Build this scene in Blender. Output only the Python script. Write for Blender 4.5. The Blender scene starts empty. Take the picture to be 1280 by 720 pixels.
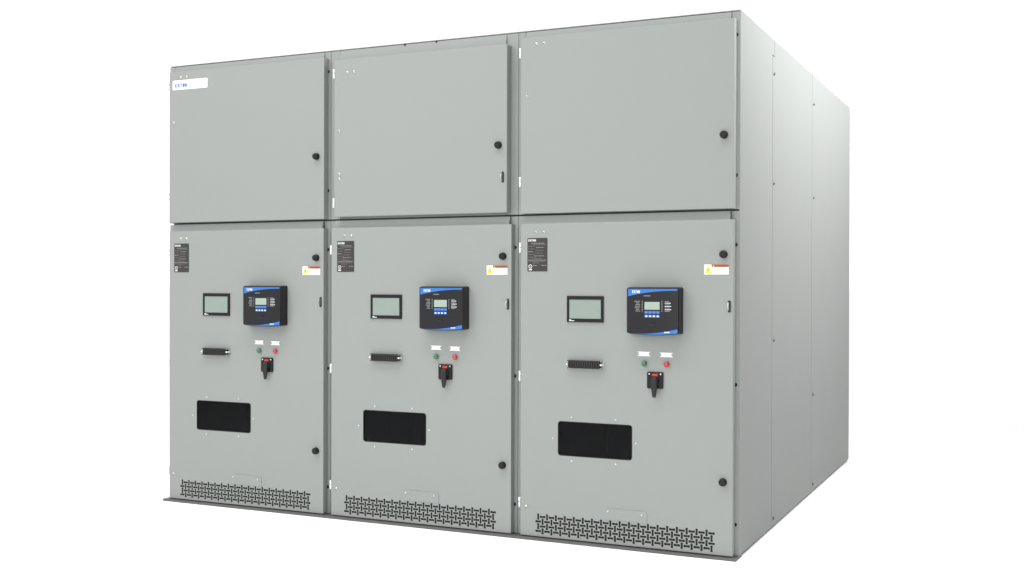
import bpy, bmesh, math
from mathutils import Vector, Matrix
R = math.radians
S = bpy.context.scene
C = S.collection

# ------------------------------------------------------------------ camera
cam_d = bpy.data.cameras.new("camera")
cam = bpy.data.objects.new("camera", cam_d); C.objects.link(cam); S.camera = cam
cam_d.sensor_width = 36.0
cam_d.lens = 36.0 * 1425.535 / 1280.0
cam_d.clip_start = 0.05; cam_d.clip_end = 2000
yaw, pitch, roll = 0.4372778, -0.0046578, 0.0022611
cy, sy, cp, sp = math.cos(yaw), math.sin(yaw), math.cos(pitch), math.sin(pitch)
fwd = Vector((-sy*cp, cy*cp, sp)); rgt = Vector((cy, sy, 0)); upv = rgt.cross(fwd)
r2 = math.cos(roll)*rgt + math.sin(roll)*upv
u2 = -math.sin(roll)*rgt + math.cos(roll)*upv
M = Matrix((r2, u2, -fwd)).transposed().to_4x4()
M.translation = Vector((4.423414, -4.957059, 1.212594))
cam.matrix_world = M

# ------------------------------------------------------------------ render / world / lamps
S.render.engine = 'CYCLES'
S.cycles.use_denoising = True
S.cycles.max_bounces = 8
S.view_settings.view_transform = 'Standard'
S.view_settings.look = 'None'
S.view_settings.exposure = 0.0
S.view_settings.gamma = 1.0
S.render.resolution_x = 1024; S.render.resolution_y = 576

# white photo studio: bright walls to the front, left and back, a brighter ceiling,
# an unlit side to the right of the switchgear
W = bpy.data.worlds.new("World"); S.world = W; W.use_nodes = True
nt = W.node_tree; N = nt.nodes; L = nt.links
bg = N['Background']
tc = N.new('ShaderNodeTexCoord'); sep = N.new('ShaderNodeSeparateXYZ'); L.new(tc.outputs['Generated'], sep.inputs[0])
def wramp(sock, a, b, va, vb):
    m = N.new('ShaderNodeMapRange'); m.interpolation_type = 'SMOOTHSTEP'
    m.inputs['From Min'].default_value = a; m.inputs['From Max'].default_value = b
    m.inputs['To Min'].default_value = va; m.inputs['To Max'].default_value = vb
    L.new(sock, m.inputs['Value']); return m.outputs['Result']
def wmath(op, a, b):
    m = N.new('ShaderNodeMath'); m.operation = op
    for i, v in enumerate((a, b)):
        if isinstance(v, (int, float)): m.inputs[i].default_value = v
        else: L.new(v, m.inputs[i])
    return m.outputs[0]
BACK, FRONT, RIGHT, CEIL = 1.2, 1.18, 0.0, 0.50
P_SIDE, P_KEY, P_FFLOOR, P_FILL = 126, 78, 60, 124
isback = wmath('MULTIPLY', wramp(sep.outputs['Y'], 0.35, 0.60, 0, 1), wramp(sep.outputs['X'], 0.04, 0.25, 1, 0))
isfront = wmath('MULTIPLY', wramp(sep.outputs['Y'], 0.35, 0.60, 1, 0), wramp(sep.outputs['X'], 0.15, 0.50, 1, 0))
isright = wramp(sep.outputs['X'], 0.10, 0.45, 0, 1)
ceil = wramp(sep.outputs['Z'], 0.60, 0.85, 0.0, CEIL)
tot = wmath('ADD', wmath('ADD', wmath('MULTIPLY', isback, BACK), wmath('MULTIPLY', isfront, FRONT)), wmath('ADD', wmath('MULTIPLY', isright, RIGHT), ceil))
L.new(tot, bg.inputs['Strength'])
bg.inputs['Color'].default_value = (1, 1, 1, 1)

def area(name, loc, target, sx, sy_, power, spread=180):
    d = bpy.data.lights.new(name, 'AREA'); d.shape = 'RECTANGLE'; d.size = sx; d.size_y = sy_; d.energy = power
    d.spread = R(spread)
    if name == 'side_softbox': d.color = (1.0, 0.975, 0.99)
    o = bpy.data.objects.new(name, d); C.objects.link(o); o.location = loc
    f = (Vector(target) - Vector(loc)).normalized()          # lamp shines along -Z; its long side (local Y) kept level
    z = -f; long = Vector((1, 0, 0)) if 'front' in name else Vector((0, 1, 0)) if abs(f.y) < 0.3 else Vector((0, 0, 1))
    x = long.cross(z).normalized(); y = z.cross(x)
    m = Matrix((x, y, z)).transposed().to_4x4(); m.translation = Vector(loc); o.matrix_world = m
    return o
area("side_softbox", (5.5, 1.75, 3.6), (3.209, 1.75, 2.65), 0.5, 4.2, P_SIDE, 105)
area("key_softbox", (-1.2, -4.2, 4.4), (1.6, 0.0, 1.0), 2.4, 2.0, P_KEY)
area("front_top_strip", (1.4, -1.9, 5.4), (1.4, -1.0, 0.0), 0.9, 6.0, P_FFLOOR, 95)
area("fill_softbox", (3.7, -6.6, 2.3), (1.9, 0.0, 1.2), 2.2, 2.0, P_FILL)

# ------------------------------------------------------------------ materials
def mat(name, col, rough=0.5, metal=0.0, spec=0.5, bump=0.0, bscale=900.0, vary=0.0, coat=0.0):
    m = bpy.data.materials.new(name); m.use_nodes = True
    t = m.node_tree; b = t.nodes['Principled BSDF']
    b.inputs['Base Color'].default_value = (*col, 1)
    b.inputs['Roughness'].default_value = rough
    b.inputs['Metallic'].default_value = metal
    b.inputs['Specular IOR Level'].default_value = spec
    if coat: b.inputs['Coat Weight'].default_value = coat; b.inputs['Coat Roughness'].default_value = 0.08
    if bump or vary:
        g = t.nodes.new('ShaderNodeTexCoord')
    if bump:
        n = t.nodes.new('ShaderNodeTexNoise'); n.inputs['Scale'].default_value = bscale; n.inputs['Detail'].default_value = 2
        bp = t.nodes.new('ShaderNodeBump'); bp.inputs['Strength'].default_value = bump; bp.inputs['Distance'].default_value = 0.0004
        t.links.new(g.outputs['Object'], n.inputs['Vector']); t.links.new(n.outputs['Fac'], bp.inputs['Height'])
        t.links.new(bp.outputs['Normal'], b.inputs['Normal'])
    if vary:
        n2 = t.nodes.new('ShaderNodeTexNoise'); n2.inputs['Scale'].default_value = 2.3; n2.inputs['Detail'].default_value = 3
        mr = t.nodes.new('ShaderNodeMapRange')
        mr.inputs['To Min'].default_value = rough - vary; mr.inputs['To Max'].default_value = rough + vary
        t.links.new(g.outputs['Object'], n2.inputs['Vector']); t.links.new(n2.outputs['Fac'], mr.inputs['Value'])
        t.links.new(mr.outputs['Result'], b.inputs['Roughness'])
    return m
PAINT = mat("grey_powder_coat", (0.254, 0.269, 0.2585), 0.5, spec=0.12, bump=0.12, vary=0.05)
BASE = mat("base_steel", (0.085, 0.088, 0.086), 0.5, bump=0.1)
DARKIN = mat("dark_interior", (0.012, 0.013, 0.013), 0.8)
BLACK = mat("black_plastic", (0.010, 0.010, 0.0105), 0.38, spec=0.22, bump=0.1, bscale=1500)
FACE = mat("relay_face_film", (0.011, 0.011, 0.014), 0.42, spec=0.25)
CHAR = mat("charcoal_plastic", (0.018, 0.0175, 0.0185), 0.45, spec=0.25, bump=0.1)
BLUE = mat("blue_film", (0.016, 0.138, 0.46), 0.35)
KEYB = mat("blue_key", (0.025, 0.13, 0.43), 0.4)
WHITE = mat("white_print", (0.62, 0.63, 0.63), 0.45)
STICK = mat("white_sticker", (0.80, 0.80, 0.80), 0.35)
GREYP = mat("grey_print", (0.20, 0.20, 0.21), 0.5)
FAINT = mat("faint_print", (0.5, 0.5, 0.5), 0.5)
LOGOB = mat("blue_print", (0.012, 0.11, 0.38), 0.4)
LCD = mat("relay_lcd", (0.29, 0.35, 0.295), 0.25)
SCREEN = mat("touch_glass", (0.215, 0.262, 0.235), 0.22)
PLATE = mat("black_label_film", (0.024, 0.022, 0.0215), 0.35)
PRINTD = mat("dim_label_print", (0.11, 0.10, 0.097), 0.5)
ORANGE = mat("orange_print", (0.36, 0.085, 0.025), 0.4)
YELLOW = mat("yellow_print", (0.60, 0.56, 0.03), 0.4)
RED = mat("red_plastic", (0.42, 0.010, 0.018), 0.18, coat=0.6)
REDL = mat("red_label", (0.45, 0.025, 0.02), 0.4)
GREEN = mat("green_plastic", (0.010, 0.135, 0.048), 0.18, coat=0.6)
CHROME = mat("bright_zinc", (0.90, 0.91, 0.88), 0.32, metal=0.55)
ZINC = mat("zinc_screw", (0.60, 0.60, 0.52), 0.3, metal=0.9)
STEELG = mat("grey_steel", (0.36, 0.37, 0.36), 0.35, metal=0.6)
LEGEND = mat("legend_print", (0.38, 0.38, 0.39), 0.5)
RIB = mat("socket_rib", (0.06, 0.06, 0.06), 0.5)
DKSTEEL = mat("dark_screw", (0.11, 0.11, 0.11), 0.35, metal=0.4)
FLOORM = mat("white_studio_floor", (0.985, 0.985, 0.985), 0.7, spec=0.1)
# dark tinted window pane: glossy film over a mostly absorbing body
GLASS = bpy.data.materials.new("tinted_pane"); GLASS.use_nodes = True
_t = GLASS.node_tree; _b = _t.nodes['Principled BSDF']; _o = _t.nodes['Material Output']
_b.inputs['Base Color'].default_value = (0.004, 0.0048, 0.005, 1); _b.inputs['Roughness'].default_value = 0.05; _b.inputs['Specular IOR Level'].default_value = 0.20
_tr = _t.nodes.new('ShaderNodeBsdfTransparent'); _tr.inputs['Color'].default_value = (0.55, 0.58, 0.60, 1)
_mx = _t.nodes.new('ShaderNodeMixShader'); _mx.inputs[0].default_value = 0.6
_t.links.new(_b.outputs[0], _mx.inputs[1]); _t.links.new(_tr.outputs[0], _mx.inputs[2]); _t.links.new(_mx.outputs[0], _o.inputs['Surface'])

# ------------------------------------------------------------------ mesh helpers
class MB:
    def __init__(s): s.v = []; s.f = []; s.m = []; s.sm = []; s.mats = []
    def mi(s, m):
        if m not in s.mats: s.mats.append(m)
        return s.mats.index(m)
    def face(s, idx, m, smooth=False): s.f.append(tuple(idx)); s.m.append(s.mi(m)); s.sm.append(smooth)
    def box(s, x0, x1, y0, y1, z0, z1, m):
        b = len(s.v)
        for x in (x0, x1):
            for y in (y0, y1):
                for z in (z0, z1): s.v.append((x, y, z))
        for q in ((0,1,3,2),(4,6,7,5),(0,4,5,1),(2,3,7,6),(0,2,6,4),(1,5,7,3)): s.face([b+i for i in q], m)
        return s
    def prism(s, poly, yf, yb, m, side=None, yfun=None):
        """poly: (x,z) anticlockwise seen from the front (-y); front at yf, back at yb"""
        n = len(poly); b = len(s.v); g = yfun or (lambda x, z: 0.0)
        a = sum(poly[i][0]*poly[(i+1)%n][1]-poly[(i+1)%n][0]*poly[i][1] for i in range(n))
        if a < 0: poly = poly[::-1]
        for (x, z) in poly: s.v.append((x, yf + g(x, z), z))
        for (x, z) in poly: s.v.append((x, yb + g(x, z), z))
        s.face([b+i for i in range(n)], m)
        s.face([b+n+i for i in reversed(range(n))], side or m)
        for i in range(n):
            j = (i+1) % n; s.face((b+i, b+n+i, b+n+j, b+j), side or m)
        return s
    def loft(s, rings, m, cap0=None, cap1=None, smooth=True):
        n = len(rings[0]); b = len(s.v)
        for r in rings: s.v += [tuple(p) for p in r]
        for k in range(len(rings)-1):
            for i in range(n):
                j = (i+1) % n
                s.face((b+k*n+i, b+k*n+j, b+(k+1)*n+j, b+(k+1)*n+i), m, smooth)
        if cap0: s.face([b+i for i in reversed(range(n))], cap0)
        if cap1: s.face([b+(len(rings)-1)*n+i for i in range(n)], cap1)
        return s
    def turned(s, cx, cz, prof, m, n=24, cap=True):
        """surface of revolution about a -y axis; prof: list of (radius, y)"""
        rings = [[(cx+r*math.cos(2*math.pi*i/n), y, cz+r*math.sin(2*math.pi*i/n)) for i in range(n)] for r, y in prof]
        return s.loft(rings, m, None, m if cap else None, True)
    def add_mesh(s, me, m, fn):
        b = len(s.v)
        for v in me.vertices: s.v.append(fn(v.co))
        for p in me.polygons: s.face([b+i for i in p.vertices], m)
        return s
    def mesh(s, name):
        me = bpy.data.meshes.new(name); me.from_pydata(s.v, [], s.f)
        for m in s.mats: me.materials.append(m)
        me.polygons.foreach_set('material_index', s.m); me.polygons.foreach_set('use_smooth', s.sm)
        me.update()
        bm = bmesh.new(); bm.from_mesh(me); bmesh.ops.recalc_face_normals(bm, faces=bm.faces); bm.to_mesh(me); bm.free()
        return me

def rrect(x0, x1, z0, z1, r, n=5):
    out = []
    for cx, cz, a0 in ((x1-r, z0+r, -90), (x1-r, z1-r, 0), (x0+r, z1-r, 90), (x0+r, z0+r, 180)):
        for i in range(n+1):
            a = R(a0 + 90*i/n); out.append((cx+r*math.cos(a), cz+r*math.sin(a)))
    return out

_txt = {}
def text_mesh(word):
    if word in _txt: return _txt[word]
    cu = bpy.data.curves.new("lettering", 'FONT'); cu.body = word; cu.resolution_u = 2
    o = bpy.data.objects.new("lettering", cu); C.objects.link(o)
    dg = bpy.context.evaluated_depsgraph_get(); dg.update()
    me = bpy.data.meshes.new_from_object(o.evaluated_get(dg))
    bpy.data.objects.remove(o); bpy.data.curves.remove(cu)
    xs = [v.co.x for v in me.vertices]; ys = [v.co.y for v in me.vertices]
    _txt[word] = (me, min(xs), max(xs), min(ys), max(ys)); return _txt[word]
def put_text(mb, word, x0, x1, z0, z1, y, m, yfun=None):
    me, a, b, c, d = text_mesh(word); g = yfun or (lambda x, z: 0.0)
    def fn(co):
        x = x0+(co.x-a)/(b-a)*(x1-x0); z = z0+(co.y-c)/(d-c)*(z1-z0); return (x, y+g(x, z), z)
    mb.add_mesh(me, m, fn)

def emblem(mb, x0, x1, z0, z1, y, m, yfun=None):
    """the maker's wordmark: E, a sloping A, T, a solid round O, N in heavy strokes"""
    w = x1-x0; h = z1-z0
    def P(pts): mb.prism([(x0+u*w, z0+v*h) for u, v in pts], y, y+0.0006, m, yfun=yfun)
    P([(0,0),(.17,0),(.17,.2),(.07,.2),(.07,.4),(.15,.4),(.15,.6),(.07,.6),(.07,.8),(.17,.8),(.17,1),(0,1)])
    P([(.20,0),(.265,0),(.30,.55),(.335,0),(.40,0),(.335,1),(.265,1)])
    P([(.47,0),(.54,0),(.54,.78),(.60,.78),(.60,1),(.41,1),(.41,.78),(.47,.78)])
    P([(.715+.09*math.cos(a), .49+.48*math.sin(a)) for a in [2*math.pi*i/14 for i in range(14)]])
    P([(.83,0),(.885,0),(.885,.60),(.945,0),(1,0),(1,1),(.945,1),(.945,.40),(.885,1),(.83,1)])

MESH = {}
def part(name, parent, build, key=None, loc=(0, 0, 0), label=None, rot=None):
    """one mesh object under its thing (or under a part); parts of one kind share their mesh"""
    if key is not None and key in MESH: me = MESH[key]
    else:
        mb = MB(); build(mb); me = mb.mesh(name)
        if key is not None: MESH[key] = me
    o = bpy.data.objects.new(name, me); C.objects.link(o); o.location = loc
    if rot: o.rotation_euler = rot
    if parent: o.parent = parent
    if label: o['label'] = label
    return o

# ------------------------------------------------------------------ setting
fl = part("floor", None, lambda m: m.box(-300, 300, -300, 300, -0.10, 0.0, FLOORM))
fl['kind'] = 'structure'

# ------------------------------------------------------------------ switchgear
BW = 1.06975; H = 2.413; D = 3.091
ZS = 1.534                     # level of the joint between the upper and lower compartments
XL, XR = 0.038, 1.031          # inner edges of the posts

def rim(mb, x0, x1, z0, z1, yf, yb, m, t=0.003, face=True):
    """folded door tray: returned edges with a small bend radius; flat front face optional"""
    r = 0.0015
    def ring(o, y): return [(x0+o, y, z0+o), (x1-o, y, z0+o), (x1-o, y, z1-o), (x0+o, y, z1-o)]
    rings = [ring(t, yb), ring(0, yb), ring(0, yf+0.003), ring(0.0004, yf+0.0012), ring(0.0012, yf+0.0004), ring(0.003, yf)]
    mb.loft(rings, m, None, m if face else None, False)
    if not face: mb.loft([ring(0.003, yf), ring(0.003, yf+0.002), ring(t, yf+0.003), ring(t, yb)], m, None, None, False)

def make_frame(key, xl_top, xr_top):
    def b(m):
        for z0, z1 in ((0.014, ZS-0.0042), (ZS+0.0042, H-0.0072)):
            up = z0 > 1
            xl, xr = (xl_top, xr_top) if up else (XL, XR)
            m.box(0.0013, xl-0.0015, 0.0, 0.055, z0, z1, PAINT)
            m.box(xr+0.0015, BW-0.0013, 0.0, 0.055, z0, z1, PAINT)
            hz = 0.0 if up else 0.0
            # header between the posts, its face leaning back a little
            hb = z1-(0.095 if up else 0.060)
            bI = len(m.v)
            for x in (xl+0.0012, xr-0.0012):
                m.v += [(x, -0.018 if up else -0.027, hb), (x, 0.0005 if up else -0.012, z1), (x, 0.055, z1), (x, 0.055, hb)]
            for q in ((0,1,2,3),(4,7,6,5),(0,4,5,1),(1,5,6,2),(2,6,7,3),(3,7,4,0)): m.face([bI+i for i in q], PAINT)
            m.box(xl+0.0012, xr-0.0012, 0.001, 0.055, z0, z0+0.03, PAINT)
        m.box(0.0013, BW-0.0013, 0.030, 0.055, ZS-0.0042, ZS+0.0042, BASE)     # shelf edge set back in the joint
        # roof sheet lip
        m.box(0.0008, BW-0.0008, 0.0006, 0.055, H-0.004, H, PAINT)
    return b
def make_shell(m):
    m.box(0.002, BW-0.009, 0.055, D-0.004, H-0.004, H, PAINT)
    m.box(0.002, 0.006, 0.055, D-0.004, 0.004, H-0.004, PAINT)
    m.box(BW-0.012, BW-0.0085, 0.055, D-0.004, 0.004, H-0.004, PAINT)
    m.box(0.006, BW-0.012, D-0.008, D-0.004, 0.004, H-0.004, PAINT)
    m.box(0.006, BW-0.012, 0.055, D-0.008, 0.004, 0.008, PAINT)
    # dark lining of the lower compartment and the deck above it
    m.box(0.006, BW-0.012, 0.62, 0.63, 0.008, ZS+0.03, DARKIN)
    m.box(0.006, BW-0.012, 0.055, 0.62, ZS+0.03, ZS+0.034, DARKIN)
    m.box(0.006, 0.008, 0.055, 0.62, 0.008, ZS+0.03, DARKIN)
    m.box(BW-0.014, BW-0.012, 0.055, 0.62, 0.008, ZS+0.03, DARKIN)
    m.box(0.008, BW-0.014, 0.055, 0.62, 0.008, 0.010, DARKIN)
def make_breaker(m):
    m.box(0.20, 0.62, 0.26, 0.56, 0.15, 0.80, CHAR)
    m.box(0.36, 0.368, 0.245, 0.26, 0.20, 0.75, GREYP)
    m.box(0.42, 0.56, 0.235, 0.26, 0.30, 0.48, BLACK)
    m.box(0.24, 0.34, 0.24, 0.26, 0.44, 0.52, BLACK)
def make_base(last):
    def b(m):
        x1 = BW if last else BW-0.0004
        m.prism([(0.0004, 0.0), (x1, 0.0), (x1, 0.0125), (0.0004, 0.0125)], -0.0568, 0.05, BASE)
        m.box(0.12, 0.20, -0.0575, -0.0568, 0.003, 0.010, BASE); m.box(0.86, 0.94, -0.0575, -0.0568, 0.003, 0.010, BASE)
    return b

def bone(cx, cz, vertical, L_=0.0092, r=0.0061, w=0.0045):
    pts = []
    a0 = math.asin(w/r)
    for sgn in (1, -1):
        for i in range(9):
            a = -math.pi + a0 + (2*math.pi-2*a0)*i/8
            x, z = L_ + r*math.cos(a), r*math.sin(a)
            pts.append((x*sgn, z*sgn))
    if vertical: pts = [(-z, x) for x, z in pts]
    return [(cx+x, cz+z) for x, z in pts]

# lower door geometry
LX0, LX1, LZ0, LZ1, LY = 0.0315, 1.0515, 0.0165, 1.4915, -0.040
WX0, WX1, WZ0, WZ1 = 0.2235, 0.5895, 0.406, 0.5675
def lower_sheet():
    """door sheet with the window opening and the rows of bone-shaped vent slots cut through"""
    cu = bpy.data.curves.new("sheet", 'CURVE'); cu.dimensions = '2D'; cu.fill_mode = 'BOTH'; cu.extrude = 0.001
    loops = [[(LX0+0.003, LZ0+0.003), (LX1-0.003, LZ0+0.003), (LX1-0.003, LZ1-0.003), (LX0+0.003, LZ1-0.003)],
             rrect(WX0, WX1, WZ0, WZ1, 0.014, 4)]
    p = 0.02252
    for row in range(4):
        cz = 0.1105 - row*0.0225
        for c in range(38):
            loops.append(bone(0.1245+c*p, cz, (c+row) % 2 == 0))
    for lp in loops:
        sp_ = cu.splines.new('POLY'); sp_.points.add(len(lp)-1); sp_.use_cyclic_u = True
        for q, (x, z) in zip(sp_.points, lp): q.co = (x, z, 0, 1)
    o = bpy.data.objects.new("sheet", cu); C.objects.link(o)
    dg = bpy.context.evaluated_depsgraph_get(); dg.update()
    me = bpy.data.meshes.new_from_object(o.evaluated_get(dg))
    bpy.data.objects.remove(o); bpy.data.curves.remove(cu)
    return me
def make_lower_door(m):
    rim(m, LX0, LX1, LZ0, LZ1, LY, -0.001, PAINT, face=False)
    m.box(0.10, 0.98, LY+0.006, LY+0.008, 0.022, 0.128, DARKIN)      # dark sheet added behind the slots in place of the shade inside
    m.add_mesh(lower_sheet(), PAINT, lambda c: (c.x, LY+0.001-c.z, c.y))
def make_upper_door(x0, x1, z0, z1, yf):
    return lambda m: rim(m, x0, x1, z0, z1, yf, -0.001, PAINT)

def make_knob(m):
    m.turned(0, 0, [(0.0175, 0.0), (0.0178, -0.004), (0.0165, -0.005), (0.0162, -0.017), (0.0150, -0.0195), (0.0110, -0.0205)], BLACK, 28)
    m.box(-0.0095, 0.0095, -0.0225, -0.0203, -0.0022, 0.0022, CHAR)
def make_hinge(m):
    m.turned_ = None
    n = 14; r = 0.0052
    for z0, z1 in ((-0.0235, -0.0008), (0.0008, 0.0235)):
        rings = [[(r*math.cos(2*math.pi*i/n), r*math.sin(2*math.pi*i/n), z) for i in range(n)] for z in (z0, z1)]
        m.loft(rings, CHROME, CHROME, CHROME)
    m.box(0.001, 0.0058, 0.001, 0.022, -0.0225, 0.0225, STEELG)
def make_screw(m):
    m.turned(0, 0, [(0.0075, 0.0), (0.0075, -0.0008), (0.0055, -0.0010), (0.0052, -0.0035), (0.0036, -0.0048)], ZINC, 16)
    m.box(-0.0030, 0.0030, -0.0053, -0.0045, -0.0034, -0.0008, CHAR)  # dark bar low on the head, painted in for its shaded lower side
def make_panel_screw(m):
    m.turned(0, 0, [(0.0105, 0.0), (0.0103, -0.0012), (0.0078, -0.0016), (0.0074, -0.0052), (0.0045, -0.0070)], DKSTEEL, 16)
def make_stud(m):
    m.turned(0, 0, [(0.0046, 0.0), (0.0043, -0.0018), (0.0026, -0.003)], ZINC, 12)
def make_bolt(m):
    m.turned(0, 0, [(0.0085, 0.0), (0.0082, -0.003), (0.0062, -0.0045)], BLACK, 14)
def make_roof_bolt(m):
    m.turned(0, 0, [(0.0052, 0.004), (0.0052, -0.0030), (0.0035, -0.0042)], BLACK, 12)
def make_slot(m):
    m.prism(rrect(-0.0065, 0.0065, -0.026, 0.026, 0.004, 4), -0.0008, 0.0, DARKIN)
    pts = [(0.0, 0.0)] ; n = 12
    # half-round padlock tang standing out of the slot
    prof = [(0.020*math.cos(math.pi*i/n-math.pi/2), 0.019*math.sin(math.pi*i/n-math.pi/2)) for i in range(n+1)]
    b = len(m.v)
    for x in (-0.0045, 0.0005):
        for d, z in prof: m.v.append((x, -0.0006-d, z))
    k = n+1
    m.face([b+i for i in range(k)], STEELG); m.face([b+k+i for i in reversed(range(k))], STEELG)
    for i in range(k):
        j = (i+1) % k; m.face((b+i, b+k+i, b+k+j, b+j), STEELG)
def make_access(m):
    m.prism([(0.457, 0.128), (0.661, 0.128)] + rrect(0.457, 0.661, 0.150, 0.1805, 0.010, 4)[6:18], LY-0.0022, LY-0.0003, PAINT)
def make_pane(m):
    m.prism(rrect(WX0-0.01, WX1+0.01, WZ0-0.01, WZ1+0.01, 0.012, 4), LY+0.0035, LY+0.0065, GLASS)
def make_gasket(m):
    a = rrect(WX0+0.0006, WX1-0.0006, WZ0+0.0006, WZ1-0.0006, 0.0135, 4); c = rrect(WX0+0.004, WX1-0.004, WZ0+0.004, WZ1-0.004, 0.011, 4)
    rings = [[(x, LY+0.0034, z) for x, z in a], [(x, LY-0.0004, z) for x, z in a], [(x, LY-0.0004, z) for x, z in c], [(x, LY+0.0034, z) for x, z in c]]
    m.loft(rings, BLACK, smooth=False)

def greek(m, x0, x1, z, h, y, mt, seed, yfun=None, gap=0.0022):
    """a line of print too small to read: short strokes in word-like runs"""
    import random
    r = random.Random(seed); x = x0
    while x < x1-0.002:
        w = min(r.uniform(0.003, 0.011), x1-x)
        m.prism([(x, z-h/2), (x+w, z-h/2), (x+w, z+h/2), (x, z+h/2)], y, y+0.0003, mt, yfun=yfun)
        x += w+gap
def make_rating(m):
    x0, x1, z0, z1 = 0.066, 0.1685, 1.2660, 1.4235
    m.prism(rrect(x0, x1, z0, z1, 0.004, 3), LY-0.0012, LY-0.0001, PLATE)
    y = LY-0.0016
    emblem(m, x0+0.005, x0+0.044, z1-0.0165, z1-0.006, y, WHITE)
    zz = z1-0.025; i = 0
    lens = [(.02,.088),(.03,.096),(.004,.04),(.046,.084),(.004,.036),(.042,.082),(.004,.03),(.04,.078),(.004,.038),(.036,.086),(.004,.044),(.03,.074),(.004,.096),(.006,.092),(.026,.06)]
    for a, b_ in lens:
        greek(m, x0+a, x0+b_, zz, 0.0034, y, PRINTD if i % 3 else GREYP, i); zz -= 0.0066; i += 1
    greek(m, x0+0.03, x0+0.05, z0+0.028, 0.0034, y, GREYP, 33); greek(m, x0+0.072, x0+0.097, z0+0.028, 0.0034, y, GREYP, 34)
    # certification mark: white ring with two letters, bar below
    cx, cz = x0+0.0155, z0+0.0235
    ring = lambda r: [(cx+r*math.cos(2*math.pi*k/20), y, cz+r*math.sin(2*math.pi*k/20)) for k in range(20)]
    m.loft([ring(0.0095), ring(0.0068)], WHITE, smooth=False)
    put_text(m, "UL", cx-0.0045, cx+0.0045, cz-0.0036, cz+0.0036, y, WHITE)
    m.prism([(cx-0.008, z0+0.0055), (cx+0.008, z0+0.0055), (cx+0.008, z0+0.0115), (cx-0.008, z0+0.0115)], y, y+0.0003, WHITE)
def make_warning(m):
    x0, x1, z0, z1 = 0.9215, 1.0315, 1.2510, 1.2945
    y = LY-0.0008
    m.prism([(x0, z0), (x1-0.001, z0), (x1-0.001, z1), (x0, z1)], y, LY-0.0001, STICK)
    m.prism([(x0+0.033, z1-0.0115), (x1, z1-0.0115), (x1, z1+0.0004), (x0+0.033, z1+0.0004)], y-0.0006, y-0.0002, ORANGE)
    put_text(m, "WARNING", x0+0.049, x1-0.008, z1-0.0090, z1-0.0032, y-0.0010, PLATE)
    m.prism([(x0+0.038, z1-0.0095), (x0+0.046, z1-0.0095), (x0+0.042, z1-0.0025)], y-0.0010, y-0.0007, YELLOW)
    m.prism([(x0+0.0016, z0+0.0060), (x0+0.0332, z0+0.0060), (x0+0.0174, z0+0.0395)], y-0.0004, y-0.0002, mat("ochre_print", (0.30, 0.26, 0.03), 0.5))
    m.prism([(x0+0.0030, z0+0.0070), (x0+0.0318, z0+0.0070), (x0+0.0174, z0+0.0375)], y-0.0008, y-0.0005, YELLOW)
    m.prism([(x0+0.0172, z0+0.0125), (x0+0.0205, z0+0.0195), (x0+0.018, z0+0.0195), (x0+0.019, z0+0.0265), (x0+0.0145, z0+0.0180), (x0+0.017, z0+0.0180)], y-0.0011, y-0.0009, PLATE)
    for i in range(4): greek(m, x0+0.038, x1-0.010-0.008*(i % 2), z1-0.0165-0.0062*i, 0.0018, y-0.0004, FAINT, 70+i)
def make_legend(word):
    def b(m):
        w, h = 0.0318, 0.0098
        m.prism([(-w, -h), (w, -h), (w-0.009, -0.0045), (w-0.009, 0.0045), (w, h), (-w, h), (-w+0.009, 0.0045), (-w+0.009, -0.0045)], -0.0018, -0.0001, STICK)
        put_text(m, word, -0.0030*len(word), 0.0030*len(word), -0.0036, 0.0036, -0.0021, LEGEND)
        for sx in (-1, 1): m.turned(sx*(w-0.0036), 0, [(0.0034, -0.0002), (0.0032, -0.0020)], STEELG, 10)
    return b
def make_lamp(lens):
    def b(m):
        m.turned(0, 0, [(0.0138, 0.0), (0.0138, -0.002), (0.0132, -0.0030), (0.0130, -0.0050)], STEELG, 24)
        m.turned(0, 0, [(0.0131, -0.0048), (0.0128, -0.0100), (0.0104, -0.0138), (0.0062, -0.0162), (0.0022, -0.0170)], lens, 24)
    return b

# the multi-pin socket: stadium-shaped black shell, contact rows, metal latch brackets
def make_socket(m):
    hx, hz = 0.0795, 0.0180
    a = rrect(-hx, hx, -hz, hz, 0.0085, 4); c = rrect(-hx+0.005, hx-0.005, -hz+0.005, hz-0.005, 0.005, 4)
    Y = lambda L_, y: [(x, y, z) for x, z in L_]
    m.loft([Y(a, 0.0), Y(a, -0.020), Y(c, -0.0225)], BLACK, None, CHAR, False)
    for i in range(13):
        x = -hx+0.0120 + i*0.01125
        m.box(x-0.0033, x+0.0033, -0.0250, -0.0226, 0.0020, 0.0105, BLACK)
        m.box(x-0.0033, x+0.0033, -0.0250, -0.0226, -0.0105, -0.0020, BLACK)
        m.box(x+0.0044, x+0.0056, -0.0245, -0.0226, -0.0105, 0.0105, RIB)
def make_bracket(m):
    m.box(-0.008, 0.008, -0.0020, -0.0002, -0.0200, 0.0200, STEELG)
    m.box(-0.0016, 0.0016, -0.026, -0.0022, -0.0190, -0.0140, STEELG)
    m.box(-0.0016, 0.0016, -0.026, -0.0022, 0.0140, 0.0190, STEELG)
    m.turned(0.0, 0.0, [(0.0046, -0.002), (0.0044, -0.0245), (0.003, -0.0262)], CHROME, 14)

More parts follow.
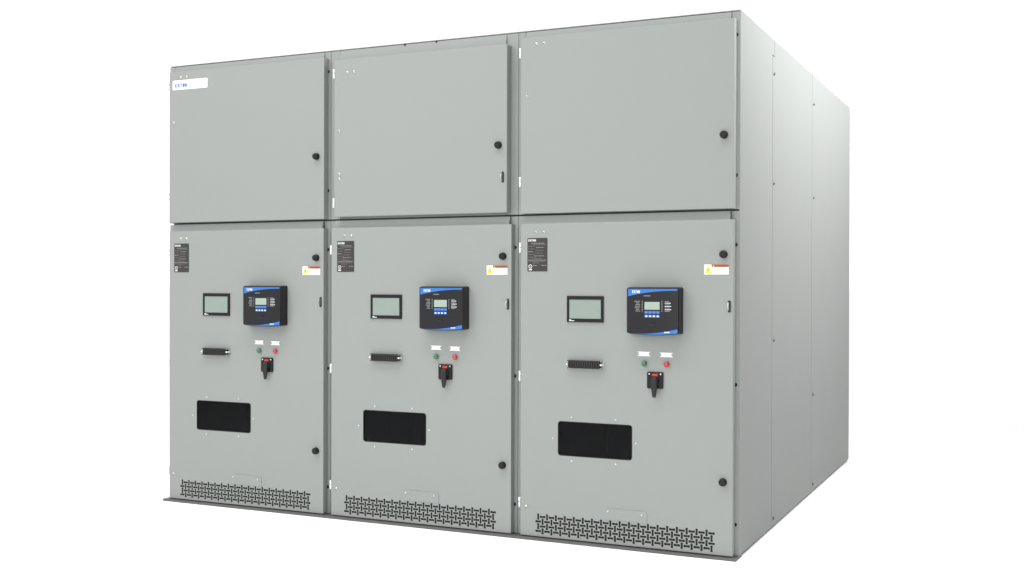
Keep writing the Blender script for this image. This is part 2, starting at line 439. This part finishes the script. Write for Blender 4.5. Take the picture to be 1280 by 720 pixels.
def make_switch_plate(m):
    a = rrect(-0.0375, 0.0375, -0.0375, 0.0375, 0.006, 4); c = rrect(-0.0360, 0.0360, -0.0360, 0.0360, 0.006, 4)
    Y = lambda L_, y: [(x, y, z) for x, z in L_]
    m.loft([Y(a, 0.0), Y(a, -0.0070), Y(c, -0.0085)], BLACK, None, BLACK, False)
    for sx in (-0.0265, 0.0265):
        m.turned(sx, 0.0280, [(0.0042, -0.0084), (0.0036, -0.0100), (0.002, -0.0106)], ZINC, 12)
def make_switch_label(m):
    m.prism(rrect(-0.0130, 0.0130, 0.0185, 0.0300, 0.002, 3), -0.0105, -0.0086, REDL)
    greek(m, -0.0095, 0.0095, 0.0243, 0.0028, -0.0108, WHITE, 5) if False else None
def make_handle(m):
    m.turned(0.0, -0.004, [(0.0205, -0.0086), (0.0200, -0.0130), (0.0185, -0.0145)], BLACK, 24)
    # grip: wide boss at the spindle, tapering to a narrow tip below the plate
    rings = []
    for z, hw, y0, y1 in ((0.015, 0.0100, -0.0146, -0.0235), (0.008, 0.0140, -0.0145, -0.0265), (-0.010, 0.0150, -0.0145, -0.0285),
                          (-0.030, 0.0138, -0.0142, -0.0285), (-0.052, 0.0104, -0.0150, -0.0275), (-0.070, 0.0078, -0.0160, -0.0260), (-0.0755, 0.0064, -0.0175, -0.0245)):
        d = y1-y0
        rings.append([(-hw, y0+d*0.3, z), (-hw*0.75, y0, z), (hw*0.75, y0, z), (hw, y0+d*0.3, z), (hw, y0+d*0.7, z), (hw*0.65, y1, z), (-hw*0.65, y1, z), (-hw, y0+d*0.7, z)])
    m.loft(rings, CHAR, CHAR, CHAR, False)

# touch screen: bezel with a matte grey panel
TX0, TX1, TZ0, TZ1 = 0.2695, 0.4505, 1.0305, 1.1515
def make_bezel(m):
    y = LY
    o = (TX0, TX1, TZ0, TZ1); i = (TX0+0.0125, TX1-0.0125, TZ0+0.0165, TZ1-0.0165)
    def ring(b_, e, yy): return [(b_[0]+e, yy, b_[2]+e), (b_[1]-e, yy, b_[2]+e), (b_[1]-e, yy, b_[3]-e), (b_[0]+e, yy, b_[3]-e)]
    m.loft([ring(o, 0, y), ring(o, 0, y-0.0055), ring(o, 0.0012, y-0.0068), ring(i, 0, y-0.0068), ring(i, 0.0, y-0.0045)], BLACK, None, None, False)
    yy = y-0.0071
    m.prism([(TX0+0.013, TZ0+0.005), (TX0+0.040, TZ0+0.005), (TX0+0.037, TZ0+0.0078), (TX0+0.024, TZ0+0.0082), (TX0+0.022, TZ0+0.012), (TX0+0.013, TZ0+0.012)], yy, yy+0.0002, WHITE)
def make_screen(m):
    m.box(TX0+0.0125, TX1-0.0125, LY-0.0050, LY-0.0010, TZ0+0.0165, TZ1-0.0165, SCREEN)

# protective relay: convex black housing with a printed face film
PX0, PX1, PZ0, PZ1 = 0.5795, 0.8225, 0.9860, 1.1925
def yb(x, z=0):
    u = (x-PX0)/(PX1-PX0); return -0.0060*4*u*(1-u)
def zsag(x):
    u = min(1.0, max(0.0, (x-PX0)/(PX1-PX0))); return -0.0075*4*u*(1-u)
PYF = -0.0940
def make_relay(m):
    n = 14; prof = []
    ins = 0.003
    xs = [PX0, PX0+0.0015, PX0+0.006] + [PX0 + (PX1-PX0)*i/n for i in range(1, n)] + [PX1-0.006, PX1-0.0015, PX1]
    n = len(xs)-1; cr = [0.006, 0.0025, 0.0] + [0.0]*(n-5) + [0.0, 0.0025, 0.006]
    def ring(e, dy, flare):
        up = [(x+(flare*(2*(x-PX0)/(PX1-PX0)-1)) + (e if x == PX0 else -e if x == PX1 else 0), None) for x in xs]
        bot = [(x, (dy if dy is not None else PYF)+0, PZ0+0.0015+zsag(x)-flare*0.4+e+cr[i]) for i, (x, _) in enumerate(up)]
        top = [(x, (dy if dy is not None else PYF)+0, PZ1+flare*0.4-e-cr[i]) for i, (x, _) in reversed(list(enumerate(up)))]
        return bot + top
    r0 = ring(0, LY, 0.004); r1 = ring(0, PYF+0.004, 0.0); r2 = ring(0.002, PYF+0.0008, 0.0); r3 = ring(0.005, PYF, 0.0)
    for r, k in ((r1, 1), (r2, 1), (r3, 1)):
        for i, (x, y, z) in enumerate(r): r[i] = (x, y+yb(min(max(x, PX0), PX1)), z)
    m.loft([r0, r1, r2, r3], CHAR, smooth=False)
    b = len(m.v); N2 = len(r3); m.v += r3
    for i in range(n):
        m.face((b+i, b+i+1, b+N2-2-i, b+N2-1-i), CHAR, True)
    # printed film
    U = lambda x: PX0 + (x-104)/594.0*(PX1-PX0)
    V = lambda z: PZ0 + (612-z)/528.0*(PZ1-PZ0)
    y = PYF
    def strip(top, bot, x0, x1, yy, mt, k=16):
        f = []
        for i in range(k):
            xa = x0+(x1-x0)*i/k; xb = x0+(x1-x0)*(i+1)/k
            b_ = len(m.v)
            for xx, zz in ((xa, bot(xa)), (xb, bot(xb)), (xb, top(xb)), (xa, top(xa))):
                X = U(xx); m.v.append((X, yy+yb(X), V(zz)))
            m.face((b_, b_+1, b_+2, b_+3), mt, True)
    sg = lambda x: -zsag(U(x))*528.0/(PZ1-PZ0)
    strip(lambda x: 98, lambda x: 600+sg(x), 122, 682, y-0.0005, FACE)
    strip(lambda x: 101, lambda x: 119+66*max(0.0, 1-(x-122)/560)**2.1, 122, 682, y-0.0009, BLUE)
    strip(lambda x: 600+sg(x)-1-(46+0.1*sg(x))*max(0.0, (x-205)/477)**1.5, lambda x: 600+sg(x), 205, 682, y-0.0009, BLUE)
    g = yb
    emblem(m, U(172), U(263), V(149), V(116), y-0.0020, WHITE, yfun=g)
    def gk(x0, x1, z, h, mt, seed): greek(m, U(x0), U(x1), V(z), h, y-0.0012, mt, seed, yfun=g, gap=0.0014)
    gk(305, 382, 179, 0.0042, GREYP, 1)
    for i in range(7):
        zz = 242+i*18.5
        gk(200+6*((i*3) % 4), 263, zz, 0.0034, GREYP, 10+i)
        gk(545, 598+8*((i*2) % 4), zz, 0.0034, WHITE if i % 2 else GREYP, 30+i)
        for xx in (289, 513):
            m.prism([(U(xx-5), V(zz+5)), (U(xx+5), V(zz+5)), (U(xx+5), V(zz-5)), (U(xx-5), V(zz-5))], y-0.0012, y-0.0008, GREYP, yfun=g)
    gk(540, 602, 592, 0.0050, WHITE, 50)
    # cover of the service port
    m.prism([(U(397)+0.0155*math.cos(a), V(497)+0.0120*math.sin(a)) for a in [2*math.pi*k/20 for k in range(20)]], y-0.0030, y-0.0006, CHAR, yfun=g)
    m.prism([(U(397)+0.0125*math.cos(a), V(488)+0.0050*math.sin(a)) for a in [2*math.pi*k/20 for k in range(20)]], y-0.0036, y-0.0031, BLACK, yfun=g)
def relayU(x): return PX0 + (x-104)/594.0*(PX1-PX0)
def relayV(z): return PZ0 + (612-z)/528.0*(PZ1-PZ0)
def make_relay_display(m):
    m.prism([(relayU(310), relayV(341)), (relayU(492), relayV(341)), (relayU(492), relayV(243)), (relayU(310), relayV(243))], PYF-0.0012, PYF-0.0006, BLACK, yfun=yb)
    m.prism([(relayU(316), relayV(336)), (relayU(487), relayV(336)), (relayU(487), relayV(248)), (relayU(316), relayV(248))], PYF-0.0018, PYF-0.0013, LCD, yfun=yb)
def make_key(printed):
    def b(m):
        m.prism(rrect(-0.0082, 0.0082, -0.0062, 0.0062, 0.002, 3), -0.0022, -0.0005, KEYB)
        if printed:
            m.prism(rrect(-0.0046, 0.0046, -0.0030, 0.0030, 0.0012, 3), -0.0026, -0.0023, WHITE)
        else:
            m.prism([(-0.0048, -0.0012), (0.0048, -0.0012), (0.0048, 0.0012), (-0.0048, 0.0012)], -0.0026, -0.0023, GREYP)
    return b
def make_nameplate(m):
    x0, x1, z0, z1 = 0.0545, 0.2960, 2.2700, 2.3225
    m.prism(rrect(x0, x1, z0, z1, 0.006, 4), -0.0418, -0.0401, STICK)
    emblem(m, x0+0.018, x0+0.101, z0+0.0130, z0+0.0345, -0.0424, LOGOB)

labels = ["leftmost grey switchgear cabinet with a white nameplate on its upper door",
          "middle grey switchgear cabinet with a narrower, lower-set upper door",
          "rightmost grey switchgear cabinet with its three plain side panels showing"]
for k in range(3):
    t = bpy.data.objects.new("switchgear_cabinet", None); C.objects.link(t)
    t.location = (k*BW, 0, 0); t.empty_display_size = 0.3
    t['label'] = labels[k]; t['category'] = "switchgear cabinet"; t['group'] = "switchgear cabinets bolted side by side"
    mid = k == 1; last = k == 2
    part("frame", t, make_frame(k, 0.059 if mid else XL, 1.007 if mid else XR), "frame%d" % mid)
    part("enclosure", t, make_shell, "shell")
    part("breaker_front", t, make_breaker, "breaker")
    part("base_channel", t, make_base(last), "base%d" % last)
    # ---- upper door
    ux0, ux1, uz0, uz1, uy = (0.054, 1.0305, 1.5470, 2.3485, -0.050) if mid else (0.0300, 1.0535, 1.5395, 2.3700, -0.040)
    ud = part("upper_door", t, make_upper_door(ux0, ux1, uz0, uz1, uy), "udoor%d" % mid,
              label="smaller upper door set lower in its opening" if mid else None)
    part("knob", ud, make_knob, "knob", (0.9875 if mid else 1.009, uy, 1.869 if mid else 1.8625))
    for z in ((1.6185, 2.281) if mid else (1.6905, 2.3005)):
        part("hinge", ud, make_hinge, "hinge", (ux0-0.0060, uy+0.004, z))
    for x, z in (((.1325, 2.2825), (.173, 2.2825), (.0825, 1.986), (.084, 1.766), (.084, 1.741)) if mid else ((.1095, 2.3385), (.149, 2.3385), (.060, 2.092))):
        part("screw", ud, make_screw, "screw", (x, uy, z))
    if mid: part("padlock_tang", ud, make_slot, "slot", (1.0095, uy, 1.716))
    if k == 0: part("nameplate", ud, make_nameplate, "nameplate", label="white nameplate with a blue wordmark")
    # ---- lower door
    ld = part("lower_door", t, make_lower_door, "ldoor")
    for z in (1.339, 0.3405): part("knob", ld, make_knob, "knob", (1.0085, LY, z))
    for z in (0.1705, 0.7695, 1.3785): part("hinge", ld, make_hinge, "hinge", (LX0-0.0062, LY+0.004, z))
    for x, z in ((.110, 1.450), (.1495, 1.450), (.062, .1535)): part("screw", ld, make_screw, "screw", (x, LY, z))
    part("padlock_tang", ld, make_slot, "slot", (1.034, LY, 1.1105))
    ac = part("access_plate", ld, make_access, "access")
    for x, z in ((0.474, 0.1655), (0.636, 0.1625)): part("screw", ld, make_stud, "stud", (x, LY-0.0022, z))
    # ---- viewing window
    vw = part("viewing_window", t, make_gasket, "gasket")
    part("pane", vw, make_pane, "pane")
    for x, z in ((.293, .5865), (.5095, .5865), (.1980, .4845), (.6065, .4850), (.293, .3835), (.5100, .3840)):
        part("stud", vw, make_stud, "stud", (x, LY, z))
    # ---- instruments on the lower door
    part("rating_plate", t, make_rating, "rating"); part("warning_label", t, make_warning, "warning")
    ts = part("touch_screen", t, make_bezel, "bezel"); part("display", ts, make_screen, "screen")
    pr = part("protective_relay", t, make_relay, "relay"); part("display", pr, make_relay_display, "relay_display")
    for row, zz in ((0, 366), (1, 410)):
        for c in range(4):
            x = relayU(337+c*43.5)
            part("key", pr, make_key(row), "key%d" % row, (x, PYF+yb(x), relayV(zz)))
    so = part("control_socket", t, make_socket, "socket", (0.3610, LY, 0.8360))
    for sx, rz in ((-1, 0), (1, 0)): part("latch_bracket", so, make_bracket, "bracket", (sx*0.0835, 0, 0))
    for x, mt, lb, word, zl in ((0.6465, GREEN, "green", "OPEN", 0.8925), (0.7515, RED, "red", "CLOSED", 0.8908)):
        part("indicator_light", t, make_lamp(mt), "lamp"+lb, (x, LY, 0.8490), label=lb+" indicator light")
        part("legend_plate", t, make_legend(word), "legend"+word, (x-0.002, LY, zl))
    sw = part("control_switch", t, make_switch_plate, "swplate", (0.6985, LY, 0.7755))
    part("grip_handle", sw, make_handle, "swhandle"); part("position_label", sw, make_switch_label, "swlabel", label="red position label")
    # ---- bolts in the right-hand post
    zs = [1.382, 0.766, 0.1505] + ([] if mid else [2.304, 1.688])
    for z in zs: part("post_bolt", t, make_bolt, "bolt", (1.0525, 0, z))
    if mid:
        for x in (0.442, 0.621): part("roof_bolt", t, make_roof_bolt, "rbolt", (x, 0.0, H-0.0085))
    # ---- side panels on the exposed end
    if last:
        X0, X1 = BW-0.0050, BW
        def panel(poly):
            def b(m):
                n = len(poly); i0 = len(m.v)
                for x in (X1, X0):
                    for y, z in poly: m.v.append((x, y, z))
                m.face([i0+i for i in range(n)], PAINT); m.face([i0+n+i for i in reversed(range(n))], PAINT)
                for i in range(n):
                    j = (i+1) % n; m.face((i0+i, i0+n+i, i0+n+j, i0+j), PAINT)
            return b
        g = 0.0026; zb = 0.0130; zt = H-0.0005
        part("side_panel", t, panel([(0.0035, zb), (0.655-g, zb), (0.655-g, 2.333), (0.697-g, 2.333), (0.697-g, zt), (0.0035, zt)]))
        part("side_panel", t, panel([(0.655+g, zb), (1.700-g, zb), (1.700-g, zt), (0.697+g, zt), (0.697+g, 2.333-2*g), (0.655+g, 2.333-2*g)]))
        part("side_panel", t, panel([(1.700+g, zb), (D, zb), (D, zt), (1.700+g, zt)]))
        for y, z in ((.680, 2.244), (.680, 1.705), (.692, .932), (.692, .052), (1.742, 2.246), (1.745, 1.707), (1.748, .570), (1.75, .052)):
            part("panel_screw", t, make_panel_screw, "pscrew", (BW, y, z), rot=(0, 0, R(90)))
